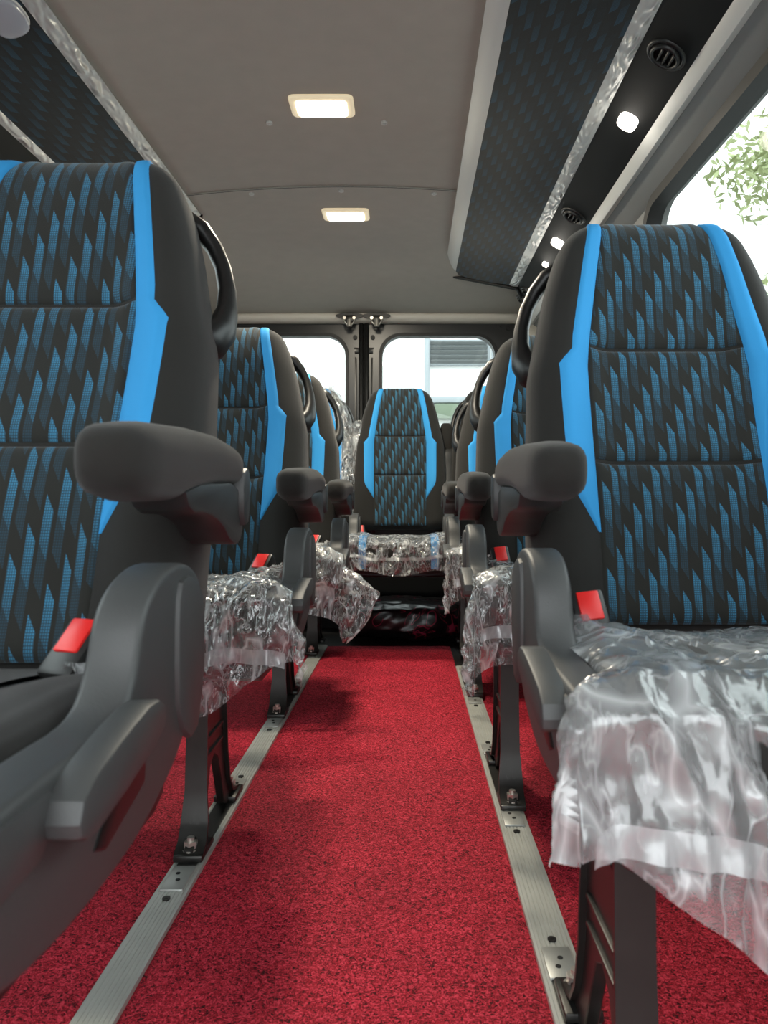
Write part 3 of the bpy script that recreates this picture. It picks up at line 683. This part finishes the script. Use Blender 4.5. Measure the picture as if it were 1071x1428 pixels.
def build_side(side, leg_s):
    x = sxf(side); D = {}
    # armrest, modelled about its pivot at (y=0, z=.63)
    xc = x(.030)
    secs = []
    for (y, a, z0, z1) in ((-.352, .004, .020, .026), (-.350, .016, .008, .036), (-.343, .023, -.001, .043), (-.330, .028, -.007, .048), (-.30, .030, -.011, .052), (-.24, .031, -.010, .055), (-.20, .0315, -.002, .057), (-.12, .0315, .006, .058), (-.05, .031, .008, .053), (-.02, .030, .006, .048), (-.006, .027, .002, .041), (.002, .018, -.002, .032), (.004, .004, .010, .020)):
        secs.append((y, xc, (z0 + z1) / 2, a, (z1 - z0) / 2))
    D['pad'] = loft(secs, 28, 3.2)
    bm = bmesh.new()
    bm_prism(bm, smooth_poly([(-.235, .004), (-.215, -.022), (-.16, -.022), (-.10, -.034), (-.055, -.058), (-.015, -.060), (.000, -.04), (.002, .012)], 1), x(.004), x(.056), .004)
    D['ashell'] = from_bm(bm)
    bm = bmesh.new(); bm_prism(bm, smooth_poly([(-.026, -.040), (.004, -.034), (.006, .02), (-.006, .03), (-.028, .02)], 1), x(-.003), x(.063), .003); D['apivot'] = from_bm(bm)
    bm = bmesh.new(); bm_cyl(bm, (x(.06), -.01, -.012), .022, .05, 'X', 20); D['aboss'] = from_bm(bm)
    # side cover with the recliner tower, lever
    bm = bmesh.new(); bm_prism(bm, smooth_poly(COVER, 2), x(.008), x(.048), .006, 3); D['cover'] = from_bm(bm, angle=35)
    rid = [(-.195, .40), (-.170, .45), (-.166, .51), (-.178, .543), (-.212, .556), (-.236, .548), (-.240, .50), (-.238, .43)]
    bm = bmesh.new(); bm_prism(bm, smooth_poly(rid, 1), x(.003), x(.014), .005, 2); D['ridge'] = from_bm(bm, angle=35)
    bm = bmesh.new(); bm_prism(bm, [(-.508, .462), (-.44, .462), (-.428, .450), (-.45, .428), (-.508, .424)], x(.0055), x(.014), .002, 2); D['facet'] = from_bm(bm, angle=30)
    bm = bmesh.new(); bm_prism(bm, [(-.365, .462), (-.322, .458), (-.325, .41), (-.40, .392), (-.42, .40), (-.385, .43)], x(.0065), x(.016), .003, 2); D['pocket'] = from_bm(bm, angle=30)
    bm = bmesh.new(); bm_prism(bm, smooth_poly([(-.338, .470), (-.360, .482), (-.42, .474), (-.480, .462), (-.490, .440), (-.472, .430), (-.42, .438), (-.345, .452)], 1), x(-.014), x(.010), .003, 2); D['lever'] = from_bm(bm, angle=35)
    # buckle
    rot = Matrix.Rotation(-.55, 4, 'X') @ Matrix.Rotation(-.12, 4, 'Y') if side > 0 else Matrix.Rotation(-.35, 4, 'Z') @ Matrix.Rotation(-.8, 4, 'X')
    c = (x(.092), -.195, .482) if side > 0 else (x(.110), -.205, .482)
    bm = bmesh.new(); bm_box(bm, c, (.040, .026, .062), .005, 2, rot); D['buckle'] = from_bm(bm)
    off = rot @ Vector((0, -.0125, .010))
    bm = bmesh.new(); bm_box(bm, Vector(c) + off, (.027, .006, .036), .002, 2, rot); D['button'] = from_bm(bm)
    off = rot @ Vector((0, 0, .0315))
    bm = bmesh.new(); bm_box(bm, Vector(c) + off, (.024, .007, .003), .001, 1, rot); D['slot'] = from_bm(bm)
    D['stalk'] = mesh(*tube([(x(.098), -.205, .48), (x(.097), -.18, .44), (x(.09), -.16, .40)], .013, 10, .45))
    # grab handle on the aisle shoulder of the backrest (backrest space)
    path = [];
    for q, (s_, v, y) in enumerate(((-.175, .405, .060), (-.190, .415, .066), (-.199, .435, .072), (-.201, .465, .078), (-.197, .500, .082), (-.188, .535, .082), (-.174, .565, .078), (-.155, .588, .070), (-.130, .600, .060))): path.append((s_ * side, y, v))
    D['handle'] = mesh(*tube(path, [.026, .026, .024, .019, .016, .015, .016, .018, .020], 14, .75))
    # leg: pressed channel with arch between the two feet
    def leg(sx):
        bm = bmesh.new()
        outer = [(-.455, .012), (-.455, .028), (-.425, .040), (-.412, .075), (-.404, .13), (-.398, .20), (-.395, .318), (-.245, .318), (-.248, .22), (-.238, .13), (-.222, .07), (-.195, .036), (-.135, .028), (-.135, .012), (-.215, .012), (-.232, .022), (-.262, .085), (-.285, .13), (-.312, .145), (-.340, .13), (-.358, .085), (-.372, .022), (-.385, .012)]
        bm_prism(bm, outer, sx - .008, sx + .008, .0015, 1)
        def flange(pts, w, th):
            for (a, b) in zip(pts, pts[1:]):
                pass
            V = []
            n = len(pts)
            for i, (y, z) in enumerate(pts):
                ya, za = pts[max(i - 1, 0)]; yb, zb = pts[min(i + 1, n - 1)]; t = Vector((yb - ya, zb - za)).normalized(); nn = Vector((-t.y, t.x))
                ww = w(z)
                V.append([bm.verts.new((sx + k[0] * ww, y + nn.x * k[1] * th, z + nn.y * k[1] * th)) for k in ((-1, -1), (1, -1), (1, 1), (-1, 1))])
            for i in range(n - 1):
                for k in range(4): bm.faces.new((V[i][k], V[i][(k + 1) % 4], V[i + 1][(k + 1) % 4], V[i + 1][k]))
            bm.faces.new(V[0][::-1]); bm.faces.new(V[-1])
        wd = lambda z: .019 + .006 * (1 - sstep(.03, .13, z))
        flange([(-.455, .018), (-.430, .030), (-.415, .06), (-.407, .11), (-.400, .20), (-.397, .318)], wd, .003)
        flange([(-.135, .018), (-.190, .032), (-.217, .065), (-.236, .125), (-.246, .21), (-.244, .318)], lambda z: .016, .003)
        bm_box(bm, (sx, -.422, .014), (.050, .080, .012), .003); bm_box(bm, (sx, -.165, .014), (.046, .072, .012), .003)
        for zz in (.10, .19, .27): bm_box(bm, (sx, -.325, zz + (.06 if zz < .15 else 0)), (.026, .13, .006), .002)
        for q in (-1, 1): bm_prism(bm, [(-.432, .02), (-.424, .02), (-.411, .075), (-.414, .075)], sx + q * .006 - .002, sx + q * .006 + .002)
        return from_bm(bm)
    D['leg_sx'] = x(leg_s); D['leg2_sx'] = x(.46)
    D['leg'] = leg(x(leg_s)); D['leg2'] = leg(x(.46))
    def bolt(sx, y):
        bm = bmesh.new(); bm_cyl(bm, (sx, y, .022), .0155, .004, seg=20); bm_cyl(bm, (sx, y, .030), .0118, .013, seg=6); bm_cyl(bm, (sx, y, .039), .0065, .008, seg=12); return from_bm(bm)
    D['bolts'] = [bolt(x(leg_s), -.440), bolt(x(leg_s), -.152)]
    xa, xb = min(x(leg_s), x(.46)), max(x(leg_s), x(.46)); xm = (xa + xb) / 2
    D['bar1'] = box((xm, -.37, .305), (xb - xa + .05, .032, .026), .004); D['bar2'] = box((xm, -.27, .305), (xb - xa + .05, .032, .026), .004)
    bm = bmesh.new(); bm_prism(bm, [(-.50, .338), (-.50, .328), (-.47, .318), (-.16, .318), (-.13, .328), (-.13, .338)], -.205, .205, .004); D['pan'] = from_bm(bm)
    # front bracket below the aisle end of the cover
    bm = bmesh.new(); bm_prism(bm, [(-.46, .375), (-.45, .345), (-.40, .322), (-.28, .322), (-.24, .34), (-.22, .37)], x(.055), x(.075), .004); D['bracket'] = from_bm(bm)
    D['seatbar'] = None
    return D
SIDE = {1: build_side(1, .085), -1: build_side(-1, .185)}
def seat(label, X, Y, side, recline, group='passenger seats', full=True, arm_up=None, legs=True, lift=0, back_y=-.06, tall=1.0, cover_len=1.0):
    D = SIDE[side]
    t = thing('passenger_seat', label, 'seat', (X, Y, 0), group)
    b = link('backrest', ME['back'], M_FAB, t, (0, back_y, .44 + lift), (-math.radians(recline), 0, 0)); b.scale = (1, 1, tall)
    for k in ('p_up', 'p_mid', 'p_low'): link('patterned_panel', ME[k], M_PAT, b)
    for k in ('s_l', 's_r'): link('blue_stripe', ME[k], M_BLUE, b)
    c = link('seat_cushion', ME['cush'], M_FAB, t)
    link('centre_panel', ME['cp'], M_FAB, c)
    if lift:
        for k in ('cs_l', 'cs_r'): link('blue_stripe', ME[k], M_BLUE, c)
    link('seat_pan', D['pan'], M_BLACKP, t)
    if full:
        link('grab_handle', D['handle'], M_BLACKP, b)
        a = link('armrest', D['pad'], M_FAB, t, (0, 0, .630), (0 if arm_up is None else math.radians(arm_up), 0, 0))
        link('armrest_shell', D['ashell'], M_DARKP, a); link('pivot_cap', D['apivot'], M_DARKP, a); link('pivot_boss', D['aboss'], M_BLACKP, a)
        cv = link('side_cover', D['cover'], M_GREY, t, (0, .157 * (cover_len - 1), 0)); cv.scale = (1, cover_len, 1); link('ridge', D['ridge'], M_GREY, cv); link('facet', D['facet'], M_GREY, cv); lp = link('lever_pocket', D['pocket'], M_BLACKP, cv)
        lv = link('recline_lever', D['lever'], M_GREY, cv)
        for q in (lp, lv): q.scale = (1, 1 / cover_len, 1); q.location = (0, -.157 * (cover_len - 1) / cover_len, 0)
        link('bracket', D['bracket'], M_BLACKP, t)
    bk = link('seat_belt_buckle', D['buckle'], M_BUCK, t); link('red_button', D['button'], M_RED, bk); link('slot', D['slot'], M_HOLE, bk); link('stalk', D['stalk'], M_BLACKP, bk)
    if legs:
        lg = link('leg', D['leg'], M_STEEL, t)
        for m_ in D['bolts']: link('bolt', m_, M_CHROME, lg)
        link('leg', D['leg2'], M_STEEL, t)
        link('cross_bar', D['bar1'], M_STEEL, t); link('cross_bar', D['bar2'], M_STEEL, t)
    return t
LXC, RXC = -.190 - AX, .120 + AX
seat('charcoal seat with bare cushion and long grey side panel, nothing covering its fabric', LXC, .90, -1, 22, back_y=-.11, tall=1.08, cover_len=1.14)
seat('charcoal seat behind the bare one, clear plastic bunched over its cushion front', LXC, 1.76, -1, 21, back_y=-.075, tall=1.02)
seat('charcoal seat whose loose plastic corner sticks out into the aisle', LXC, 2.62, -1, 13)
seat('charcoal seat by the side window under a wide milky plastic sheet', RXC, 1.10, 1, 16)
seat('charcoal single seat in the middle of its row, narrow plastic strip hanging over the cushion', RXC, 1.975, 1, 14)
seat('charcoal single seat with folded plastic, closest to the rear bench', RXC, 2.85, 1, 15)
RY = 3.50
seat('charcoal centre seat of the rear bench between two raised armrests', -.042, RY, 1, 8, 'rear bench seats', False, None, False, .055)
seat('rear bench seat with its backrest wrapped in clear plastic', LXC - .015, RY, -1, 8, 'rear bench seats', True, -97, True, .055)
seat('rear bench seat with an unwrapped raised armrest, hidden behind the single seats', RXC + .02, RY, 1, 8, 'rear bench seats', True, -96, True, .055)

# ---------------------------------------------------------------- clear plastic covers
def cover_sheet(label, X, Y, side, ha, hf, seed, pull=None, back=CY1 - .03, amp=1.0, hem=True, m=None, both=False, lift=.007, hf0=None):
    """polythene bag over the front of a cushion: top, aisle-side skirt (drop ha), front skirt (drop hf)"""
    t = thing('plastic_cover', label, 'plastic cover', (X, Y, 0), 'polythene seat covers')
    inner = CW + .006; outer = (AX - .002) if not both else inner
    NA, NB = 110, 110; hf0 = hf if hf0 is None else hf0
    def pos(a, b):
        # a: distance inward from the aisle edge (negative = hanging); b: from the front edge (negative = hanging)
        xe = -lerp(outer, inner, sstep(.02, .09, b)); wide = inner - xe
        ox = max(0, -a); oy = max(0, -b); ow = max(0, a - wide) if both else 0
        xx = xe + clamp(a, 0, wide); yy = CY0 - .008 + max(b, 0)
        zt = cush_top(clamp(xx, -CW, CW), clamp(yy, CY0, CY1)) + lift
        if xx < -CW + .03: zt = max(zt, .484)
        sh = .035
        ex = clamp(1 - max(a, 0) / sh); ey = clamp(1 - max(b, 0) / .05)
        if both: ex = max(ex, clamp(1 - max(wide - a, 0) / sh))
        zt -= .012 * ex ** 2 + .022 * ey ** 2
        drop = max(ox, oy, ow) + .2 * min(max(ox, ow), oy); z = zt - drop
        n1 = noise.noise(Vector((a * 8 + seed, b * 8, seed))); n2 = noise.noise(Vector((a * 26 + b * 6, b * 11 - a * 5 + seed, seed * 2))); n3 = noise.noise(Vector((a * 55 + seed, b * 55, 1)))
        rid = 1 - abs(n2) * 2.4; w = amp * (.006 * n1 + .0065 * rid + .0022 * n3)
        hang = sstep(0, .07, drop)
        if ox > 0 and ox >= oy: xx -= .008 * hang + .006 * hang * math.sin(b * 55 + 4 * n1 + seed) + w * 1.3
        elif oy > 0: yy -= .008 * hang + .008 * hang * math.sin(a * 48 + 4 * n1 + seed) + w * 1.6
        if ow > 0: xx += .008 * hang + w
        if ox > 0 and oy > 0: xx -= .05 * min(ox, oy); yy -= .05 * min(ox, oy)
        z += max(w, -.003) if drop < .02 else w * .4
        p = Vector((xx * side, yy, z))
        if pull:
            for (pa, pb, rad, vec) in pull:
                g = math.exp(-(((a - pa) ** 2 + (b - pb) ** 2) / rad ** 2)) if rad > .075 else max(0, 1 - math.hypot(a - pa, b - pb) / (rad * 1.8)); p += Vector((vec[0] * side, vec[1], vec[2])) * g
        return p
    La, Lb = outer + inner + (ha if both else 0), back - CY0
    def fn(u, v):
        hb = hf if both else lerp(hf0, hf, sstep(.1, .45, u)); b = lerp(-hb * (1 + .08 * math.sin(u * 13 + seed * 2)), Lb, v)
        hh = ha if both else ha * (1 + .10 * math.sin(v * 17 + seed)) * (1 - .96 * sstep(.02, .08, b))
        return pos(lerp(-hh, La, u), b)
    V, F = grid(NA, NB, fn); link('sheet', mesh(V, F), m or M_FILM, t)
    if hem:                                   # welded seam band across the front skirt
        bz = .075 if not both else .05; bw = .024 if not both else .012
        V, F = grid(90, 3, lambda u, v: pos(lerp(.01, La - (ha if both else 0), u), -bz - bw * v) + Vector((0, -.003, 0))); link('hem_band', mesh(V, F), M_HEM, t)
    return t
cover_sheet('wide milky plastic sheet over the cushion by the side window, hanging low in front', RXC, 1.10, 1, .085, .185, 3.1, pull=[(.25, -.20, .14, (0, -.01, -.02))], amp=1.15, hf0=.075, m=M_FILMW)
cover_sheet('clear plastic bag bunched over the cushion behind the bare seat', LXC, 1.76, -1, .10, .165, 7.7, pull=[(-.06, -.09, .07, (-.015, -.02, .0))], amp=1.3, hf0=.075)
cover_sheet('clear plastic bag with a pointed corner sticking out into the aisle', LXC, 2.62, -1, .15, .16, 12.3, pull=[(-.12, -.02, .055, (-.11, -.03, .045)), (-.16, -.13, .08, (-.01, -.02, -.03))], amp=1.3)
cover_sheet('narrow clear plastic strip hanging off the cushion of the middle single seat', RXC, 1.975, 1, .16, .16, 21.9, amp=1.1)
cover_sheet('crumpled clear plastic on the single seat closest to the rear bench', RXC, 2.85, 1, .14, .14, 31.2, amp=1.1)
cover_sheet('clear plastic stretched over the centre cushion of the rear bench', -.042, RY, 1, .03, .115, 41.5, amp=1.0, both=True, m=M_FILMR)
# sleeve over the rear-left backrest and its raised armrest
bb = thing('bench_base', 'black upright panel and rail below the rear bench, behind the printed bag', 'panel', (-.04, 3.74, 0))
link('panel', box((0, 0, .165), (1.15, .03, .33), .006), M_DUCTB, bb); link('rail', box((0, -.025, .28), (.60, .02, .025), .004), M_STEEL, bb)
def back_sleeve(X, Y, recline, label):
    t = thing('plastic_cover', label, 'plastic cover', (X, Y - .06, .495), 'polythene seat covers'); R = Matrix.Rotation(-math.radians(recline), 3, 'X')
    rows = [.02 + (.735 - .02) * j / 60 for j in range(61)]
    def fn(u, v):
        vv = lerp(.05, .675, v); vq = min(vv, .646); Wv = table(T_W, vq)
        k = u * 2; side_ = 0 if k < 1 else 1; q = -1 + 2 * k if k < 1 else 1 - 2 * (k - 1)
        p = back_pt(Wv * q * .999, vq, side_); c = Vector((0, .045, vq))
        dirv = (p - c); dirv.z = 0
        n1 = noise.noise(Vector((p.x * 14, p.y * 14, vv * 12))); n2 = 1 - abs(noise.noise(Vector((p.x * 30, p.y * 30 + 5, vv * 22)))) * 2
        p += dirv.normalized() * (.014 + .010 * n1 + .006 * n2) if dirv.length > 1e-6 else Vector((0, 0, 0))
        p.z = vv + .012 * n1 * (v > .9)
        return R @ p
    V, F = grid(90, 60, fn, True); link('sleeve', mesh(V, F), M_FILMR, t); return t
back_sleeve(LXC - .015, RY, 8, 'clear plastic sleeve pulled over a whole rear backrest')
def arm_sleeve(X, Y, side, label):
    x = sxf(side); t = thing('plastic_cover', label, 'plastic cover', (X + x(.03), Y, .63), 'polythene seat covers')
    ang = math.radians(-97)
    def fn(u, v):
        th = 2 * PI * u; y = lerp(.03, -.36, v); cs, sn = math.cos(th), math.sin(th); r = (abs(cs) ** 3 + abs(sn) ** 3) ** (-1 / 3)
        n1 = noise.noise(Vector((cs * 2, sn * 2, y * 24))); k = 1 if v < .93 else (1 - v) / .07 * .6 + .4
        p = Vector((cs * r * (.040 + .006 * n1) * k, y, .018 + sn * r * (.062 + .008 * n1) * k)); return Matrix.Rotation(ang, 3, 'X') @ p
    V, F = grid(28, 40, fn, True); link('sleeve', mesh(V, F), M_FILMR, t); return t
arm_sleeve(LXC - .015, RY, -1, 'clear plastic sleeve on an upright armrest of the rear bench')
# crumpled film round the front buckle
def buckle_wrap(X, Y, side, label):
    x = sxf(side); t = thing('plastic_wrap', label, 'plastic cover', (X + x(.092), Y - .19, .425), 'polythene seat covers')
    def fn(u, v):
        th = 2 * PI * u; n1 = noise.noise(Vector((math.cos(th) * 2, math.sin(th) * 2, v * 4))); n2 = noise.noise(Vector((math.cos(th) * 5, math.sin(th) * 5, v * 9)))
        r = .027 + .010 * (1 - v) + .008 * n1 + .005 * n2
        return (r * math.cos(th) * .95, r * math.sin(th) * .9 - .004 - .02 * v, lerp(-.02, .055, v))
    V, F = grid(30, 16, fn, True); link('film', mesh(V, F), M_FILM, t)
buckle_wrap(LXC, .90, -1, 'scrap of clear plastic round the belt buckle of the bare seat')

# ---------------------------------------------------------------- bag under the rear bench
def bag_mat():
    m = mat('printed_black_bag', srgb(20, 19, 21), .28, spec=.6); N, L = nodes_of(m); p = N['Principled BSDF']
    tc = N.new('ShaderNodeTexCoord'); w = N.new('ShaderNodeTexNoise'); w.inputs['Scale'].default_value = 9; w.inputs['Detail'].default_value = 1.5; w.inputs['Distortion'].default_value = 2.2; L.new(tc.outputs['Object'], w.inputs['Vector'])
    a = mth(N, L, 'ABSOLUTE', mth(N, L, 'SUBTRACT', w.outputs['Fac'], .52)); k = mth(N, L, 'LESS_THAN', a, .018)
    n2 = N.new('ShaderNodeTexNoise'); n2.inputs['Scale'].default_value = 6; L.new(tc.outputs['Object'], n2.inputs['Vector'])
    k = mth(N, L, 'MULTIPLY', k, mth(N, L, 'GREATER_THAN', n2.outputs['Fac'], .5))
    mx = N.new('ShaderNodeMix'); mx.data_type = 'RGBA'; mx.inputs['A'].default_value = srgb(20, 19, 21); mx.inputs['B'].default_value = srgb(150, 40, 70)
    L.new(k, mx.inputs['Factor']); L.new(mx.outputs['Result'], p.inputs['Base Color']); return m
def bag():
    def fn(u, v):
        th = 2 * PI * u; ph = PI * (v - .5); cs, sn = math.cos(th), math.sin(th); p_ = 3
        r = (abs(cs) ** p_ + abs(sn) ** p_) ** (-1 / p_); c = max(.001, math.cos(ph)) ** .5; s_ = math.copysign(abs(math.sin(ph)) ** .7, math.sin(ph))
        P = Vector((.26 * r * cs * c, .17 * r * sn * c, .082 * s_))
        n = noise.noise(P * 9) * .016 + (1 - abs(noise.noise(P * 22)) * 2) * .010
        P += P.normalized() * n; P.z = max(P.z + .086, .002); return P
    V, F = grid(90, 44, fn, True, True)
    o = link('storage_bag', mesh(V, F), bag_mat(), None, (-.02, 3.52, .0)); return tag(o, 'crumpled black bag with pink print stowed under the rear bench', 'bag')
bag()

# ---------------------------------------------------------------- outside
M_GROUND = mat('grey_asphalt', srgb(140, 140, 137), .9, vary=.15)
o = link('ground', box((0, 10, -.75), (80, 80, .1)), M_GROUND); tag(o, 'grey paved yard outside the van', None, kind='structure')
M_BW = mat('white_render', srgb(240, 240, 238), .9); M_BG = mat('grey_louvre', srgb(92, 96, 96), .7); M_BP = mat('grey_downpipe', srgb(150, 156, 160), .6); M_GR = mat('mossy_ledge', srgb(110, 122, 104), .9)
t = thing('white_building', 'white rendered building with a grey louvred opening and downpipe, outside the rear doors', 'building', (0, 12.5, -.7))
link('wall', box((0, .3, 3.0), (14, .5, 6.0)), M_BW, t)
fr = link('louvre_frame', box((.80, 0, 3.72), (1.02, .12, .42), .01), M_BP, t)
for k in range(5): link('slat', box((.80, -.07, 3.57 + .075 * k), (.92, .05, .055), .004, 1, Matrix.Rotation(.5, 4, 'X')), M_BG, fr)
link('downpipe', mesh(*tube([(.285, -.08, .0), (.285, -.08, 3.0), (.285, -.08, 6.0)], .045, 12)), M_BP, t)
link('downpipe', mesh(*tube([(1.36, -.08, .0), (1.36, -.08, 3.0), (1.36, -.08, 6.0)], .035, 12)), M_BP, t)
link('ledge', box((.86, -.12, 2.93), (1.15, .25, .10), .01), M_BP, t); link('planter', box((.9, -.16, 2.74), (1.0, .28, .24), .02), M_GR, t)
M_LEAF = mat('leaf', srgb(150, 158, 112), .6); M_BARK = mat('bark', srgb(130, 116, 98), .9)
def tree(name, label, X, Y, hgt, blobs, seed):
    rd = random.Random(seed); t = thing(name, label, 'tree', (X, Y, -.7), 'trees in the yard')
    link('trunk', mesh(*tube([(0, 0, 0), (.06, .03, hgt * .35), (-.03, .05, hgt * .7), (.02, 0, hgt)], [.12, .09, .07, .03], 10)), M_BARK, t)
    V, F = [], []
    for (bx, by, bz, r, cnt) in blobs:
        link('branch', mesh(*tube([(0, .03, bz * .75), (bx * .5, by * .5, bz * .9), (bx, by, bz)], [.035, .022, .01], 6)), M_BARK, t)
        for _ in range(cnt):
            d = Vector((rd.gauss(0, 1), rd.gauss(0, 1), rd.gauss(0, .8))).normalized() * r * rd.random() ** .5
            c = Vector((bx, by, bz)) + d; a = Vector((rd.uniform(-1, 1), rd.uniform(-1, 1), rd.uniform(-1, .3))).normalized() * rd.uniform(.05, .09); b = a.cross(Vector((rd.uniform(-1, 1), rd.uniform(-1, 1), rd.uniform(-1, 1)))).normalized() * .022
            n = len(V); V += [c - a, c - a * .2 + b, c + a, c - a * .2 - b]; F.append((n, n + 1, n + 2, n + 3))
    cr = link('crown', mesh(V, F, False, None, False), M_LEAF, t); cr['kind'] = 'stuff'
tree('leafy_tree', 'pale green leafy tree outside the side window', 4.1, 7.6, 5.2, [(-.7, -.3, 4.5, .55, 500), (-.2, .2, 4.9, .5, 400), (.5, -.2, 4.4, .6, 450), (-.35, 0, 3.25, .42, 380), (.35, .3, 3.4, .5, 350), (.9, 0, 5.0, .6, 350)], 3)
